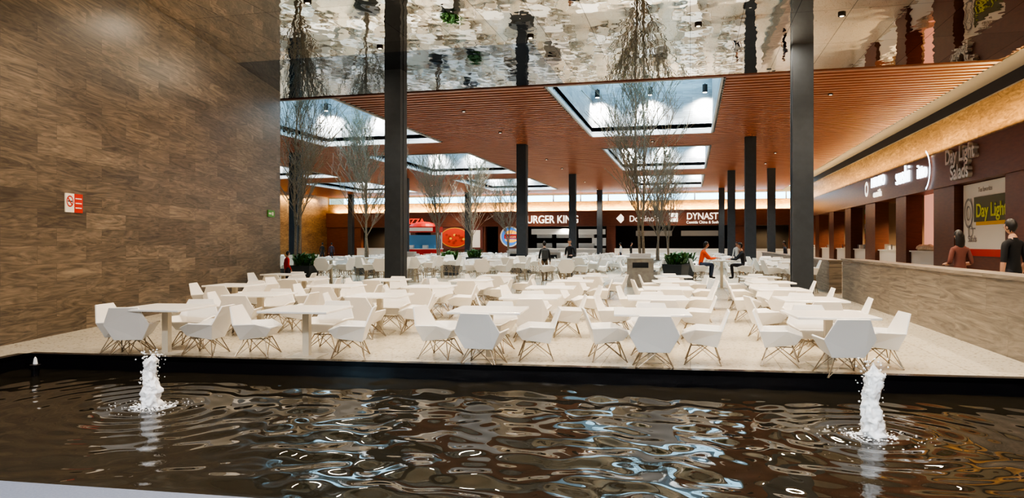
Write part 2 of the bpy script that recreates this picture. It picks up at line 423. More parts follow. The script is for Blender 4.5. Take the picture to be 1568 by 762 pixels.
for i in range(len(pil)-1):
    a,b=pil[i][1],pil[i+1][0]
    if 30<a<31: continue
    mb.box(11.75,12.3,a,b,0,1.22,1); mb.box(11.65,12.3,a,b,1.22,1.3,1)
    mb.box(15.8,15.98,a+.4,b-.4,2.3,3.3,3)
    for k in range(4): mb.box(15.5,15.99,a+.5,b-.5,.9+k*.35,.93+k*.35,4)
    yy=a+.4
    while yy<b-.5 and not(38<a<39.5):
        q=rs.uniform(.15,.4); mb.box(11.85,12.15,yy,yy+q,1.3,1.3+rs.uniform(.1,.35),rs.choice([1,4,2])); yy+=q+rs.uniform(.2,.9)
mb.build('right_shop_units',[mat('shop_interior',(.26,.18,.12),.7),M_wprint,M_fascia,mat('menu_board',(.7,.65,.55),.4,0,(1,.85,.6),1.5),M_steel])
mb=MB(); mb.box(12.4,12.46,38.9,43.5,1.3,4.3); mb.build('pink_shop_panel',[M_pink])
for i in range(len(pil)-1):
    a,b=pil[i][1],pil[i+1][0]
    if a>10: spot('shop_downlight',(13.6,(a+b)/2,4.2),(13.6,(a+b)/2,0),900,math.radians(140),(1,.78,.5),.08)
mb=MB()
for k in range(8): mb.box(12.42,12.48,53.1,57.4,1.3+k*.36,1.3+k*.36+.34,k%4)
mb.build('striped_shop_panel',[M_wprint,M_yel,M_red,M_grn])
o=empty('salad_shop_poster',(11.9,33.4,0))
mb=MB(); mb.box(-.05,.02,-2.65,2.65,.0,4.3,3); mb.box(-.09,-.05,-2.5,2.5,1.45,4.25,0); mb.box(-.1,-.09,-2.5,2.5,1.15,1.45,1)
n=28
def ring(cy,cz,r0,r1,x,mi,k=1):
    for i in range(n):
        t0=2*math.pi*i/n;t1=2*math.pi*(i+1)/n
        mb.poly([(x,cy+r1*math.cos(t0),cz+r1*k*math.sin(t0)),(x,cy+r1*math.cos(t1),cz+r1*k*math.sin(t1)),(x,cy+r0*math.cos(t1),cz+r0*k*math.sin(t1)),(x,cy+r0*math.cos(t0),cz+r0*k*math.sin(t0))],mi)
mb.box(-.12,-.1,-2.4,1.2,2.6,3.65,2); mb.box(-.11,-.1,-2.4,1.0,2.45,2.6,4)
ring(1.85,3.0,.42,.5,-.115,5,1.3); ring(1.85,3.0,.2,.25,-.115,5,1.3); ring(1.6,2.2,.2,.26,-.115,5)
mb.box(-.12,-.1,1.1,1.6,2.3,2.35,5)
mb.build('panel',[M_wprint,M_red,mat('dark_green_badge',(.10,.10,.03),.5),M_fascia,M_yel,mat('grey_print',(.35,.33,.32),.5)],parent=o)
R90=(math.pi/2,0,-math.pi/2)
text('lettering','Day Light',(-.13,-.6,2.8),.8,mat('yellow_green',(.65,.7,.08),.5),R90,.01,o,off=.01)
text('caption','Salads',(-.12,1.4,1.75),.4,mat('grey_ink',(.3,.28,.28),.5),R90,.005,o)
text('headline','Tus favoritas',(-.12,0,3.85),.28,mat('grey_ink2',(.4,.35,.3),.5),R90,.005,o)
o=empty('shop_sign',(11.35,42.3,0)); text('lettering','sushi',(0,1.3,5.0),1.35,M_letterw,R90,.04,o); text('word_two','itto',(0,-2.1,5.0),1.1,M_letterw,R90,.04,o)
mb=MB()
for i in range(12):
    t0=-1.2+2.4*i/12;t1=-1.2+2.4*(i+1)/12
    mb.poly([(-.05,-2.5-1.1*math.cos(t0),5.3+1.05*math.sin(t0)),(-.05,-2.5-1.1*math.cos(t1),5.3+1.05*math.sin(t1)),(-.05,-2.5-.95*math.cos(t1),5.3+.95*math.sin(t1)),(-.05,-2.5-.95*math.cos(t0),5.3+.95*math.sin(t0))],0)
mb.build('swoosh',[M_letterw],parent=o)
o=empty('shop_sign',(11.35,49.4,0)); text('lettering','MANTO',(0,-.4,5.25),.9,M_letterw,R90,.04,o); text('sub','comida',(0,-.3,4.6),.65,M_letter,R90,.04,o)
mb=MB(); ring(2.3,5.25,.28,.5,-.05,0,1.0); mb.build('roundel',[M_letter],parent=o)
o=empty('shop_sign',(11.35,34.7,0)); text('lettering','Day Light',(0,0,5.25),.9,M_letterdim,R90,.12,o,off=.02); text('word_two','Salads',(0,0,4.5),.9,M_letterdim,R90,.12,o,off=.02)

# ------------------------------------------------------------------ bars
def bar(name,x0,x1,y0,y1,h):
    mb=MB(); mb.box(x0,x1,y0,y1,0,h-.06); mb.box(x0-.04,x1+.08,y0-.04,y1+.04,h-.06,h); return mb.build(name,[M_bar])
bar('stone_bar_counter',4.6,5.0,11.0,24.2,1.22)
bar('stone_bar_counter',4.6,5.0,26.4,50,1.12)
mb=MB().box(5.0,11.4,11,24.3,0,.2); mb.build('floor_raised',[M_floor])

# ------------------------------------------------------------------ back wall
BY=80
mb=MB(); mb.box(-43,12.5,BY-.1,BY+.4,5.25,6.4,0); mb.build('wall_back',[M_gold])
mb=MB(); mb.box(-43,12.5,BY-.6,BY+.4,3.6,5.3)
px=[(-43,-38.5),(-33,-31.5),(-29.6,-22.9),(-21.4,-18.4),(-9.0,-8.0),(3.9,6.2),(10,12)]
for a,b in px: mb.box(a,b,BY-.4,BY+.3,0,3.6)
mb.build('trim_5',[M_fascia])
mb=MB(); mb.box(-43,12.5,BY-.1,BY+.4,7.1,7.7)
x=-43
while x<12.5: mb.box(x,x+.12,BY,BY+.2,6.4,7.1); x+=3.1
mb.build('window_frame_back',[M_frame])
area('cove_strip_lamp',(-15,BY-.42,5.38),(-15,BY,6.5),2800,54,.08,(1,.68,.32)).rotation_euler=(math.radians(180-28),0,0)
mb=MB(); mb.box(-43,12.5,84,84.4,0,3.7,0); mb.box(-43,12.5,BY+.45,84.4,3.6,3.8,0)
for a,b in px: mb.box((a+b)/2-.1,(a+b)/2+.1,BY+.45,84,0,3.6,0)
for a,b,mi in((-38.5,-33,1),(-18.4,-9.0,2),(-8,3.9,1),(6.2,10,1)):
    mb.box(a,b,BY-1.5,BY-.8,0,1.05,mi); mb.box(a,b,BY-1.6,BY-.7,1.05,1.12,3)
for xx in(-16.5,-14.2,-11.6): mb.box(xx-.9,xx+.9,82.2,83.4,2.3,3.1,4); mb.box(xx-.9,xx+.9,82.2,83.4,.9,1.7,4)
mb.box(-18,-13.5,81.9,82,2.7,3.35,5); mb.box(-12.5,-9.4,82.1,82.2,2.7,3.3,5); mb.box(-11,-9.4,82.6,82.7,1.4,2.3,5)
mb.box(-6,-2,82.5,82.6,2.5,3.1,6); mb.box(-1,3,82.5,82.6,2.5,3.1,6)
mb.build('back_shop_units',[mat('dark_interior',(.035,.028,.025),.7),M_wprint,M_steel,M_white,M_steel,mat('menu_lit',(.4,.4,.37),.4,0,(1,.95,.85),.15),mat('menu_dim',(.2,.18,.15),.4,0,(.6,.5,.4),.15)])
spot('kitchen_downlight',(-14,81.6,3.5),(-14,82.4,0),400,math.radians(150),(1,.95,.85),.1)
spot('kitchen_downlight',(-36,81.2,3.5),(-36,82,0),900,math.radians(150),(1,.75,.45),.1)
spot('kitchen_downlight',(8,81.2,3.5),(8,82,0),700,math.radians(150),(1,.75,.45),.1)
o=empty('shop_sign',(0,BY-.68,0)); text('lettering','BURGER KING',(-15.3,0,3.95),1.22,M_letter,parent=o,off=.01,sx=.83)
o=empty('shop_sign',(0,BY-.68,0)); text('lettering',"Domino's",(-4.9,0,4.05),.95,M_letter,parent=o,off=.0,sx=.85); mb=MB(); mb.prism([(-.5,0),(0,-.5),(.5,0),(0,.5)],-.05,.05); r=mb.build('tile',[M_letter],(-7.4,0,4.4),parent=o); r.rotation_euler=(math.pi/2,0,.4)
o=empty('shop_sign',(0,BY-.68,0)); text('lettering','DYNASTY',(1.5,0,4.25),1.0,M_letter,parent=o,off=.01,sx=.85); text('sub','Comida China & Sushi',(1.3,0,3.8),.42,M_letter,parent=o,sx=.9)
mb=MB(); mb.box(-2.2,-1.3,-.05,.05,4.0,4.95); mb.box(-2.05,-1.45,-.07,-.05,4.4,4.5,1); mb.build('emblem',[M_letter,M_red],parent=o)
o=empty('shop_sign',(0,BY-.68,0)); text('lettering','PIZZA',(-31.5,0,3.95),.9,mat('red_letter',(.8,.05,.02),.4,0,(1,.08,.03),.8),parent=o,off=.01)
def disc(mb,cx,cz,rx,rz,y,mi,n=32,a0=0,a1=2*math.pi):
    mb.poly([(cx+rx*math.cos(a0+(a1-a0)*i/(n-1 if a1-a0<6.2 else n)),y,cz+rz*math.sin(a0+(a1-a0)*i/(n-1 if a1-a0<6.2 else n))) for i in range(n)],mi)
mb=MB(); mb.box(-28.9,-23.2,BY-.5,BY-.41,1.0,3.6,0); disc(mb,-26.6,2.35,1.75,1.15,BY-.52,1); disc(mb,-26.6,2.35,1.68,1.08,BY-.53,2)
rr=random.Random(2)
for k in range(16):
    a=rr.uniform(0,6.28); q=rr.uniform(.2,.8); disc(mb,-26.6+1.5*q*math.cos(a),2.35+.9*q*math.sin(a),.17,.13,BY-.54-.001*k,rr.choice([1,3,3,3]),10)
mb.box(-24.6,-23.5,BY-.53,BY-.5,1.2,3.2,4)
mb.build('pizza_poster',[mat('brick_red',(.16,.05,.04),.6),M_yel,mat('pizza_red',(.6,.06,.03),.5),mat('basil',(.35,.04,.02),.5),M_wprint])
mb=MB(); disc(mb,-20,2.45,1.0,1.05,BY-.43,2)
disc(mb,-19.85,2.75,.72,.42,BY-.45,1,20,0,math.pi); disc(mb,-19.85,2.12,.72,.35,BY-.45,1,20,math.pi,2*math.pi); mb.box(-20.65,-19.1,BY-.47,BY-.455,2.2,2.7,3)
disc(mb,-20,2.45,1.15,1.2,BY-.42,0)
mb.build('burger_logo_sign',[M_wprint,mat('bun_orange',(.9,.45,.05),.5,0,(1,.45,.05),.5),mat('logo_blue',(.05,.2,.6),.5,0,(.05,.2,.6),.5),M_red])
text('burger_logo_lettering','BURGER',(-19.87,BY-.48,2.28),.33,M_wprint,ext=.004)

mb=MB(); mb.box(-43.4,-43,18,84,0,H+.2); mb.build('wall_side',[M_gold])
mb=MB(); mb.box(-43.4,-16.1,22.6,23,0,H+.2); mb.build('wall_inner_blocker',[M_wallL])  # unseen closing wall, added to stop sky light leaking in
area('cove_strip_lamp',(-42.6,52,6.9),(-43,52,3),1500,.08,50,(1,.72,.38)).rotation_euler=(0,math.radians(8),0)
mb=MB(); mb.box(-1.7,1.7,-1,1,0,1.1,0); mb.box(-1.75,1.75,-1.05,1.05,1.1,1.18,1)
for xx in(-1.6,1.6):
    for yy in(-.9,.9): mb.box(xx-.05,xx+.05,yy-.05,yy+.05,1.18,3.0,1)
mb.box(-1.7,1.7,-1,1,2.75,3.3,0); mb.box(-1.5,1.5,.2,.8,1.18,2.5,2); mb.box(-1.2,1.2,-1.02,-1,2.85,3.2,1)
mb.lathe([(1.5,3.3),(1.2,3.55),(.6,3.75),(.1,3.8)],sy=.6,mi=0)
for k in range(4): mb.box(-1.3+k*.7,-.8+k*.7,-.7,-.3,1.18,1.5,2 if k%2 else 1)
mb.build('snack_kiosk',[M_red,M_wprint,mat('kiosk_blue',(.08,.2,.35),.4,0,(.2,.5,.8),.08)],(-25.3,66,0),.1)

# ------------------------------------------------------------------ columns
cm=MB(); w2=.275
cm.box(-w2,w2,-w2,w2,0,H,0); cm.box(-w2-.02,w2+.02,-.06,.06,0.3,H,0)
cme=cm.mesh('column',[M_col])
for xx,yy in [(3.08,21.85),(-9.33,21.85),(3.08,39.9),(-9.3,39.9),(3.08,58),(-9.3,58),(3.08,76),(-9.3,76),(-23.9,40.2),(-23.9,58),(-23.9,76),(5.9,57),(-38,58),(-38,76)]:
    inst('column',cme,(xx,yy,0))
mb=MB(); mb.box(-.55,.55,-.55,.55,0,.55,0); mb.box(-.6,.6,-.6,.6,.5,.58,0)
inst('column_plinth',mb.mesh('column_plinth',[M_pot]),(-9.3,39.9,0))

# ------------------------------------------------------------------ chairs & tables
def bake(me,mods):
    o=bpy.data.objects.new('tmp',me); link(o)
    for t,kw in mods:
        m=o.modifiers.new(t,t)
        for k,v in kw.items(): setattr(m,k,v)
    dg=C.evaluated_depsgraph_get(); r=bpy.data.meshes.new_from_object(o.evaluated_get(dg)); bpy.data.objects.remove(o); return r
def shell(z0):
    A=(.205,-.35,.75);B=(.325,-.25,.49);Cc=(.20,-.19,.255);D=(.345,.10,.505);E=(.235,.29,.43);F=(.19,.20,.31)
    L=[A,B,Cc,D,E,F]; v=[]
    for s_ in(-1,1):
        for p in L: v.append((s_*p[0],p[1],p[2]+z0))
    f=[(0,6,7,8,2,1),(1,2,5,3),(8,7,9,11),(3,5,4),(9,10,11),(2,8,11,5),(5,11,10,4)]
    me=bpy.data.meshes.new('s'); me.from_pydata(v,[],f)
    bm=bmesh.new(); bm.from_mesh(me); bmesh.ops.recalc_face_normals(bm,faces=bm.faces); bm.to_mesh(me); bm.free()
    return bake(me,[('SOLIDIFY',dict(thickness=.028,offset=0)),('BEVEL',dict(width=.006,segments=2,limit_method='ANGLE'))])
def chair_mesh(name,z0,tall=False):
    mb=MB(); mb.add(shell(z0),0)
    pts=[(-.235,.285,.425+z0),(.235,.285,.425+z0),(.27,.0,.395+z0),(.24,-.20,.39+z0),(-.24,-.20,.39+z0),(-.27,.0,.395+z0)]
    b=len(mb.v); mb.v+=pts; mb.f.append(tuple(b+i for i in range(6))); mb.m.append(0)
    T=.27+z0
    if not tall:
        feet=[(-.27,-.24),(.27,-.24),(.27,.25),(-.27,.25)]; tops=[(-.14,-.15),(.14,-.15),(.14,.16),(-.14,.16)]
        for i in range(4):
            f=(*feet[i],.006)
            mb.tube(f,(*tops[i],T),.008,n=5,mi=1)
            for j in((i+1)%4,(i+3)%4):
                t=Vector((*tops[i],T)).lerp(Vector((*tops[j],T)),.75); mb.tube(f,t,.0065,n=5,mi=1)
            a=Vector((*tops[i],T-.01)); b=Vector((*tops[(i+1)%4],T-.01)); mb.tube(a,b,.008,n=5,mi=1)
            mb.box(f[0]-.012,f[0]+.012,f[1]-.012,f[1]+.012,0,.012,1)
    else:
        feet=[(-.24,-.22),(.24,-.22),(.24,.22),(-.24,.22)]; tops=[(-.15,-.15),(.15,-.15),(.15,.15),(-.15,.15)]
        for i in range(4):
            f=Vector((*feet[i],0)); t=Vector((*tops[i],T)); mb.tube(f,t,.011,n=6,mi=1)
            f2=Vector((*feet[(i+1)%4],0)); t2=Vector((*tops[(i+1)%4],T))
            mb.tube(f.lerp(t,.45),f2.lerp(t2,.45),.009,n=5,mi=1); mb.tube(f.lerp(t,.45),t2,.006,n=5,mi=1); mb.tube(f2.lerp(t2,.45),t,.006,n=5,mi=1)
    return mb.mesh(name,[M_white,M_leg])
chair=chair_mesh('dining_chair',0); stool=chair_mesh('bar_stool',.36,True)
def table_mesh(name,h,sz=.53):
    b=MB().box(-sz,sz,-sz,sz,h-.035,h); t=bake(b.mesh('t',[]),[('BEVEL',dict(width=.008,segments=2))])
    mb=MB(); mb.add(t,0); mb.box(-.05,.05,-.05,.05,.015,h-.05,1); mb.box(-.24,.24,-.24,.24,0,.015,1); mb.box(-.3,.3,-.035,.035,h-.06,h-.035,1); mb.box(-.035,.035,-.3,.3,h-.06,h-.035,1)
    return mb.mesh(name,[M_top,M_post])
table=table_mesh('dining_table',.72); htable=table_mesh('high_table',1.05,.38)
rr=random.Random(11)
def cset(tx,ty,which,rot=.1,off=.70,jit=1):
    inst('dining_table',table,(tx,ty,0),rot)
    R=Matrix.Rotation(rot,2)
    for k,(ox,oy,rz) in dict(n=(0,-off+.04,0),f=(0,off,math.pi),l=(-off,0,-math.pi/2),r=(off,0,math.pi/2)).items():
        if k not in which: continue
        p=R@Vector((ox+rr.uniform(-.07,.07)*jit,oy+rr.uniform(-.05,.05)*jit))
        inst('dining_chair',chair,(tx+p.x,ty+p.y,0),rot+rz+rr.uniform(-.22,.22)*jit)
cset(-7.86,9.5,'lrf'); cset(-5.6,9.75,'lrf',off=.74)
inst('dining_chair',chair,(-8.25,9.25,0),.35)
cset(-2.9,10.3,'nlrf'); cset(-.55,10.55,'nlrf'); cset(1.86,10.75,'nlrf')
cols=[1.95,-.5,-2.95,-5.7,-8.05]
for k,y0 in enumerate((13.35,16.2,19.1,22.0)):
    for i,xx in enumerate(cols+([-10.4] if k>=1 else [])+([-12.6] if k>=3 else [])):
        yy=y0+.12*xx
        if abs(xx+9.33)<1.3 and abs(yy-21.85)<1.3: continue
        wh='nlrf'
        if abs(xx-3.08)<1.3 and abs(yy-21.85)<1.5: wh='nlf'
        cset(xx+rr.uniform(-.1,.1),yy,wh)
def coll(name,items):
    c=bpy.data.collections.new(name)
    for nm,me_,loc,rz in items:
        o=bpy.data.objects.new(nm,me_); o.location=loc; o.rotation_euler=(0,0,rz); c.objects.link(o)
    return c
cA=coll('dining_set_group',[('set_table',table,(0,0,0),0),('set_chair_a',chair,(.03,-.7,0),.1),('set_chair_b',chair,(0,.7,0),math.pi-.1),('set_chair_c',chair,(-.7,.04,0),-math.pi/2+.15),('set_chair_d',chair,(.72,0,0),math.pi/2-.1)])
cB=coll('high_dining_set_group',[('hset_table',htable,(0,0,0),0),('hset_a',stool,(.03,-.62,0),.1),('hset_b',stool,(0,.62,0),math.pi-.1),('hset_c',stool,(-.62,.04,0),-math.pi/2+.15),('hset_d',stool,(.62,0,0),math.pi/2-.1)])
def cinst(name,c,loc,rz):
    o=bpy.data.objects.new(name,None); o.instance_type='COLLECTION'; o.instance_collection=c; o.location=loc; o.rotation_euler=(0,0,rz); o.empty_display_size=.1; return link(o)
colpos=[(3.08,39.9),(-9.3,39.9),(3.08,58),(-9.3,58),(-23.9,40.2),(-23.9,58)]
trees=[(-1.9,30),(-2.1,48.5),(-1.9,66),(-16.7,28.2),(-16.7,35.2),(-16.8,46.8),(-16.7,54),(-16.7,66)]
avoid=colpos+trees+[(-6.3,31.4),(-5.45,33.2),(-5.6,60),(-25.3,66),(.3,28.2),(1.9,28.2)]
def ok(x,y,r=1.5): return all(math.hypot(x-a,y-b)>r for a,b in avoid)
for yy in(26.6,29.9,33.2):
    for xx in(-19.4,-14.2,-11.8,-7.6,-4.6,3.4):
        if ok(xx,yy,1.3): cinst('high_dining_set',cB,(xx,yy+rr.uniform(-.15,.15),0),rr.uniform(-.1,.2))
for j in range(12):
    yy=37+3.1*j
    if yy>74: break
    for i in range(12):
        xx=2.6-2.55*i
        if i==3 and j%3==1: continue
        if ok(xx,yy): cinst('dining_set',cA,(xx+rr.uniform(-.15,.15),yy,0),rr.uniform(-.1,.15))

# ------------------------------------------------------------------ trees
def tree_mesh(seed,height):
    r=random.Random(seed); mb=MB()
    def br(p,dr,ln,rad,lv):
        n=8 if lv==0 else (4 if lv==1 else 3)
        q=p
        for k in range(n):
            dr=(dr+Vector((r.uniform(-.12,.12),r.uniform(-.12,.12),.08 if lv else .05))).normalized()
            q2=q+dr*ln/n; r2=max(.010,rad*(1-.62*(k+1)/n))
            mb.tube(q,q2,max(.010,rad*(1-.62*k/n)),r2,5 if lv<2 else 3,0,False)
            if lv<3 and (lv>0 or k>=1):
                for _ in range(2):
                    if lv==2 and r.random()<.3: continue
                    ax=Vector((r.gauss(0,1),r.gauss(0,1),r.uniform(-.1,.3))).normalized()
                    nd=(dr*.9+ax*.72+Vector((0,0,.25))).normalized()
                    br(q2,nd,ln*r.uniform(.26,.37)*(1.3-.6*k/n) if lv==0 else ln*r.uniform(.4,.62),r2*.5,lv+1)
            if lv>=2 and r.random()<.5:
                c=q2+Vector((r.uniform(-.07,.07),r.uniform(-.07,.07),r.uniform(-.07,.07))); s=.03
                a=Vector((r.gauss(0,1),r.gauss(0,1),r.gauss(0,1))).normalized()*s; b=a.orthogonal().normalized()*s*.6
                mb.poly([c-a,c-b,c+a,c+b],1)
            q=q2
    for k in range(2):
        a=k*3.0+seed; br(Vector((.06*math.cos(a),.06*math.sin(a),.55)),Vector((.085*math.cos(a),.085*math.sin(a),1)).normalized(),height*r.uniform(.80,.93),.07,0)
    mb.tube((0,0,.4),(0,0,.75),.11,.09,7,0)
    return mb.mesh('bare_tree',[M_bark,M_tleaf])
tA=tree_mesh(3,8.6); tB=tree_mesh(8,7.1)
for i,(x,y) in enumerate(trees):
    inst('bare_tree',tA if i in(0,3,5) else tB,(x,y,0),i*1.3)
def plant(mb,c,R,h,n,mi,seed):
    r=random.Random(seed)
    for i in range(n):
        a=r.uniform(0,6.28); t=r.uniform(.3,1); L_=h*r.uniform(.6,1.1); w_=.05
        p0=Vector((c[0]+R*.4*r.uniform(-1,1),c[1]+R*.4*r.uniform(-1,1),c[2])); dr=Vector((math.cos(a),math.sin(a),0)); sd=Vector((-dr.y,dr.x,0))*w_
        p1=p0+dr*R*t*.5+Vector((0,0,L_*.75)); p2=p0+dr*R*t+Vector((0,0,L_*(1-.35*t)))
        mb.poly([p0-sd*.3,p0+sd*.3,p1+sd,p1-sd],mi); mb.poly([p1-sd,p1+sd,p2],mi)
mb=MB(); mb.box(-.6,.6,-.6,.6,0,.56,0); mb.box(-.52,.52,-.52,.52,.5,.58,1)
bm1=mb.mesh('tree_planter_box',[M_plgrey,M_soil])
for (x,y) in trees[:3]: inst('tree_planter_box',bm1,(x,y,0),0)
mb=MB(); mb.lathe([(.42,0),(.5,.02),(.62,.75),(.62,.8),(.55,.8),(.53,.72)],n=4,mi=0); mb.lathe([(.52,.70),(.52,.72)],n=4,mi=1); plant(mb,(0,0,.7),.75,.7,110,2,1)
pm=mb.mesh('potted_shrub',[M_pot,M_soil,M_leaf])
for x,y,rz in [(-15.2,26.3,.8),(-12.3,36,.8),(-.6,31.6,.4),(-.3,33.4,1),(-13.4,44,.8)]:
    inst('potted_shrub',pm,(x,y,0),rz)
for (x,y) in trees[3:]:
    mb=MB(); mb.lathe([(.5,0),(.6,.02),(.7,.55),(.7,.6),(.62,.6)],n=20,mi=0); mb.lathe([(.6,.55),(.6,.57)],n=20,mi=1)
    mb.build('tree_planter_bowl',[M_pot,M_soil],(x,y,0))
mb=MB(); mb.box(-.5,.5,-.35,.35,0,1.1,0); mb.box(-.55,.55,-.4,.4,1.1,1.15,1); mb.box(-.3,.3,-.37,-.35,.75,.95,2); mb.box(-.4,.4,-.25,.25,1.15,1.3,1)
bn=mb.mesh('waste_station',[M_plgrey,M_steel,M_black])
for x,y in [(-1.9,28.4),(-12.9,31.5),(-8.6,45.5),(-12.2,50)]: inst('waste_station',bn,(x,y,0),.1)
mb=MB(); r=random.Random(4)
for k in range(9):
    s=r.uniform(.15,.28); mb.lathe([(s*.5,0),(s,s*.4),(s*.8,s*.9),(s*.2,s*1.3)],(r.uniform(-.1,.1),-1.2+k*.3,0),7,0)
mb.build('bread_bags',[mat('paper_bag',(.75,.66,.5),.6)],(11.95,41.5,1.3))

# ------------------------------------------------------------------ people
SK=mat('skin',(.45,.25,.17),.5); M_eye=mat('eye_dark',(.02,.015,.01),.3); M_lip=mat('lip',(.35,.12,.1),.5)
M_hair=mat('hair_black',(.012,.009,.008),.5); M_shoe=mat('shoe_dark',(.03,.03,.035),.5)
def person(name,loc,rz,height=1.72,pose='stand',top=(.02,.02,.02),pants=(.03,.035,.05),long_hair=False,sleeves=True,female=False,backpack=False,seat=.76,headturn=0.0,lean=.0,phase=0):
    s=height/1.75
    V_=[];E_=[];Rr=[];T_=[];roots=[]
    def nv(p,r,par=None,t=0):
        V_.append(Vector(p)); Rr.append(r if isinstance(r,tuple) else (r,r))
        if par is not None: E_.append((par,len(V_)-1)); T_.append(t)
        else: roots.append(len(V_)-1)
        return len(V_)-1
    sit=pose!='stand'
    pz=.95 if not sit else seat+.11
    def up(y,z):
        zz=z-.95; return (y+math.sin(lean)*zz, pz+math.cos(lean)*zz)
    sw=.17 if not female else .15
    pel=nv((0,0,pz),(.155,.115) if not female else (.16,.12))
    y1,z1=up(0,1.1); sp=nv((0,y1,z1),(.135,.10),pel,0)
    y2,z2=up(.005,1.27); ch=nv((0,y2,z2),(.16,.115) if not female else (.14,.11),sp,0)
    y3,z3=up(-.005,1.41); uc=nv((0,y3,z3),(.12,.09),ch,0)
    y4,z4=up(0,1.50); nb=nv((0,y4,z4),.06,uc,2)
    y5,z5=up(.02,1.58); nk=nv((0,y5,z5),.052,nb,2)
    for sg in(-1,1):
        ysh,zsh=up(-.005,1.405); sh=nv((sg*sw,ysh,zsh),.062,uc,0)
        if pose=='sit':
            el=(sg*.23,ysh+.22,zsh-.24); wr=(sg*.15,ysh+.42,max(1.1,zsh-.30) if seat>.6 else zsh-.28); hd=Vector((-sg*.25,.95,-.05)).normalized()
        else:
            k=.12*sg*(1 if phase==0 else -1); el=(sg*.235,ysh-.03,zsh-.29)
            if phase==2: wr=(sg*.17,ysh+.2,zsh-.33); hd=Vector((-sg*.4,.9,.1)).normalized()
            else: wr=(sg*.25,ysh+.05+k*.5,zsh-.54); hd=Vector((0,.15,-1)).normalized()
        e=nv(el,.045,sh,0); mid=nv(Vector(el).lerp(Vector(wr),.5),.038,e,0 if sleeves else 2); wv=nv(wr,.028,mid,0 if sleeves else 2)
        wr=Vector(wr); pm_=wr+hd*.055; pv=nv(pm_,(.034,.02),wv,2); pe=wr+hd*.095; pv2=nv(pe,(.036,.018),pv,2)
        side=Vector((0,1,0)) if pose!='sit' and phase!=2 else Vector((1,0,0))
        side=(side-hd*side.dot(hd)).normalized(); cur=hd.cross(side)
        if cur.dot(Vector((-sg,0,-.5)))<0: cur=-cur
        for fi,(o_,ln) in enumerate(((-.027,.068),(-.009,.078),(.009,.073),(.027,.056))):
            a0=pe+side*o_-hd*.02; a1=nv(a0,.010,None); p1=a0+hd*(ln*.55+.02); a2=nv(p1,.009,a1,2); p2=p1+(hd+cur*.45).normalized()*ln*.35; a3=nv(p2,.0085,a2,2); p3=p2+(hd+cur*1.2).normalized()*ln*.28; nv(p3,.0075,a3,2)
        b0=wr+hd*.035-side*.02; t1=nv(b0,.012,None); q1=b0-side*.03+hd*.03+cur*.012; t2=nv(q1,.011,t1,2); nv(q1+hd*.035+cur*.01,.009,t2,2)
        if pose=='sit':
            hp=nv((sg*.095,.03,pz-.02),.09,pel,1); kn=nv((sg*.13,.44,pz+.0),.065,hp,1)
            an=(sg*.13,.40,pz-.42); md=nv(Vector((sg*.13,.44,pz)).lerp(Vector(an),.4),.057,kn,1); a_=nv(an,.04,md,1)
            he=nv((an[0],an[1]+.0,an[2]-.06),.04,a_,3); nv((an[0],an[1]+.14,an[2]-.07),(.042,.032),he,3)
        else:
            st=.0 if phase!=1 else .22*sg
            hp=nv((sg*.09,0,.88),.092,pel,1); kn=nv((sg*.1,.02+st*.55,.50),.062,hp,1); md=nv((sg*.1,.0+st*.6,.36),.056,kn,1)
            an=(sg*.1,-.02+st,.10); a_=nv(an,.04,md,1); he=nv((an[0],an[1]+.0,.045),.04,a_,3); nv((sg*.115,an[1]+.16,.035),(.042,.03),he,3)
    me=bpy.data.meshes.new('b'); me.from_pydata([tuple(v*s) for v in V_],E_,[])
    o=bpy.data.objects.new('tmpb',me); link(o); m=o.modifiers.new('Skin','SKIN'); m.branch_smoothing=.6
    for i,r_ in enumerate(Rr): me.skin_vertices[0].data[i].radius=(r_[0]*s,r_[1]*s); me.skin_vertices[0].data[i].use_root=(i in roots)
    sb=o.modifiers.new('S','SUBSURF'); sb.levels=2; sb.render_levels=2
    dg=C.evaluated_depsgraph_get(); bm_=bpy.data.meshes.new_from_object(o.evaluated_get(dg)); bpy.data.objects.remove(o)
    TM=mat('top_cloth',top,.8); PM=mat('trouser_cloth',pants,.8)
    bm_.materials.clear()
    for mm in(TM,PM,SK,M_shoe): bm_.materials.append(mm)
    segs=[((V_[a]*s),(V_[b]*s),T_[k],max(Rr[b])*s) for k,(a,b) in enumerate(E_)]
    for p in bm_.polygons:
        c=p.center; best=9;bt=0
        for a,b,t,r_ in segs:
            ab=b-a; u=max(0,min(1,(c-a).dot(ab)/ab.length_squared)); dd=(c-(a+ab*u)).length-r_*.6
            if dd<best: best=dd;bt=t
        p.material_index=bt; p.use_smooth=True
    root=empty(name,loc,rz)
    bo=bpy.data.objects.new('body',bm_); link(bo); bo.parent=root
    hb=MB(); n=22; rows=16
    hc=Vector((0,y5+.025,z5+.095))
    def hp_(a,ph,k=1.0):
        x=.074*math.cos(ph)*math.cos(a); y=.094*math.cos(ph)*math.sin(a); z=.118*math.sin(ph)
        if z<0: x*=1+z*2.6; y*=1+z*(1.2 if y>0 else 3.4)
        return Vector((x*k,y*k,z*k))
    base=len(hb.v)
    for r in range(rows+1):
        ph=-math.pi/2+math.pi*r/rows
        for i in range(n): hb.v.append(tuple(hp_(2*math.pi*i/n,ph)))
    for r in range(rows):
        for i in range(n):
            j=(i+1)%n; hb.f.append((base+r*n+i,base+r*n+j,base+(r+1)*n+j,base+(r+1)*n+i)); hb.m.append(0)
    hb.v+= [(-.014,.088,-.03),(.014,.088,-.03),(0,.115,-.026),(0,.092,.012)]; b=len(hb.v)-4
    for q in((b,b+2,b+3),(b+2,b+1,b+3),(b,b+1,b+2)): hb.f.append(q); hb.m.append(0)
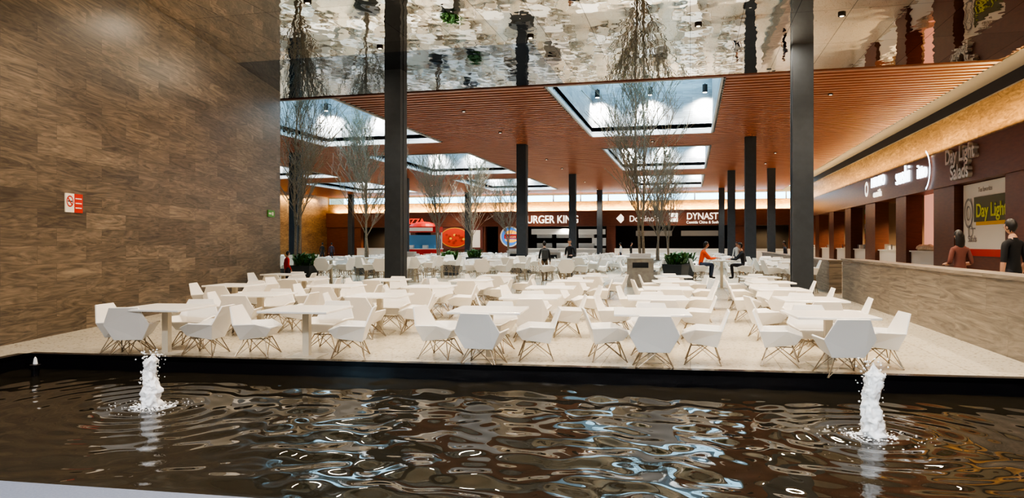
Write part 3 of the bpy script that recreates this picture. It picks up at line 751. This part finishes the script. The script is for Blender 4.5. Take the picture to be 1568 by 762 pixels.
    for sg in(-1,1):
        hb.lathe([(.003,-.008),(.011,-.003),(.011,.003),(.003,.008)],(sg*.03,.082,.004),8,1)
        hb.lathe([(.004,-.03),(.012,-.015),(.015,.01),(.006,.03)],(sg*.076,-.005,-.01),8,0,.7,1.3)
    hb.lathe([(.01,-.006),(.024,0),(.01,.006)],(0,.078,-.058),10,2,1,.5)
    base=len(hb.v)
    for r in range(rows+1):
        ph=-math.pi/2+math.pi*r/rows
        for i in range(n):
            p=hp_(2*math.pi*i/n,ph,1.12); nn=1+.04*noise.noise(p*40); hb.v.append((p.x*nn,p.y*nn-.006,p.z*nn+.004))
    for r in range(rows):
        for i in range(n):
            j=(i+1)%n; idx=(base+r*n+i,base+r*n+j,base+(r+1)*n+j,base+(r+1)*n+i)
            c=sum((Vector(hb.v[q]) for q in idx),Vector())/4
            if c.z>.06 or (c.y<.02 and c.z>-.05) or (c.y<-.03 and c.z>-.08): hb.f.append(idx); hb.m.append(3)
    if long_hair: hb.lathe([(.03,-.30),(.085,-.24),(.10,-.12),(.095,0),(.06,.08)],(0,-.045,0),14,3,1,.55)
    ho=hb.build('head',[SK,M_eye,M_lip,M_hair],tuple(hc*s),headturn,True,root); ho.scale=(s,)*3; ho.rotation_euler=(-.08,0,headturn)
    if backpack:
        k=MB().box(-.15,.15,-.1,.1,-.22,.22); km=bake(k.mesh('bp',[M_pot]),[('BEVEL',dict(width=.06,segments=3))]); km.materials.clear(); km.materials.append(M_pot)
        bo=bpy.data.objects.new('backpack',km); bo.location=(0,(-.2)*s,1.22*s); link(bo); bo.parent=root
    return root
pi=math.pi
person('man_orange_jacket',(.35,28.2,0),-pi/2+.2,1.82,'sit',(.85,.10,.010),(.05,.07,.12),lean=.3,seat=.76)
person('person_dark_jacket',(1.95,28.3,0),pi/2,1.75,'sit',(.03,.03,.035),(.03,.03,.04),lean=.15,seat=.77)
inst('bar_stool',stool,(.33,28.2,0),-pi/2+.2); inst('bar_stool',stool,(1.97,28.3,0),pi/2); inst('high_table',htable,(1.15,28.25,0),.05)
person('person_with_backpack',(-6.3,31.4,0),.3,1.74,'stand',(.02,.02,.022),(.16,.11,.07),backpack=True,phase=1)
person('man_black_coat',(-5.45,33.2,0),2.9,1.84,'stand',(.015,.015,.018),(.02,.02,.025),phase=2)
person('standing_visitor',(-5.6,60,0),1.4,1.7,'stand',(.5,.5,.5),(.03,.03,.05),phase=1)
person('standing_visitor',(-4.75,60,0),-1.7,1.72,'stand',(.02,.02,.02),(.02,.02,.03))
person('standing_visitor',(-31.8,58,0),0,1.7,'stand',(.02,.02,.02),(.02,.02,.03),phase=1)
person('standing_visitor',(-31.0,58.2,0),.3,1.7,'stand',(.06,.05,.08),(.02,.02,.03))
person('standing_visitor',(2.75,45.6,0),2.8,1.72,'stand',(.6,.58,.55),(.03,.03,.05))
person('customer_at_counter',(5.95,44,0),-1.2,1.72,'stand',(.03,.03,.04),(.03,.03,.05))
person('customer_at_counter',(5.6,46.5,0),1.8,1.75,'stand',(.10,.10,.12),(.03,.03,.05))
person('woman_maroon_top',(5.36,16.5,.2),.25,1.72,'stand',(.14,.05,.04),(.04,.03,.04),long_hair=True,sleeves=False,female=True,phase=2)
person('man_black_shirt',(5.40,14.1,.2),.5,1.86,'stand',(.008,.008,.010),(.03,.03,.04),sleeves=False)
person('child_red_shirt',(-15.15,24.9,0),-.6,1.35,'stand',(.6,.03,.02),(.03,.03,.05))
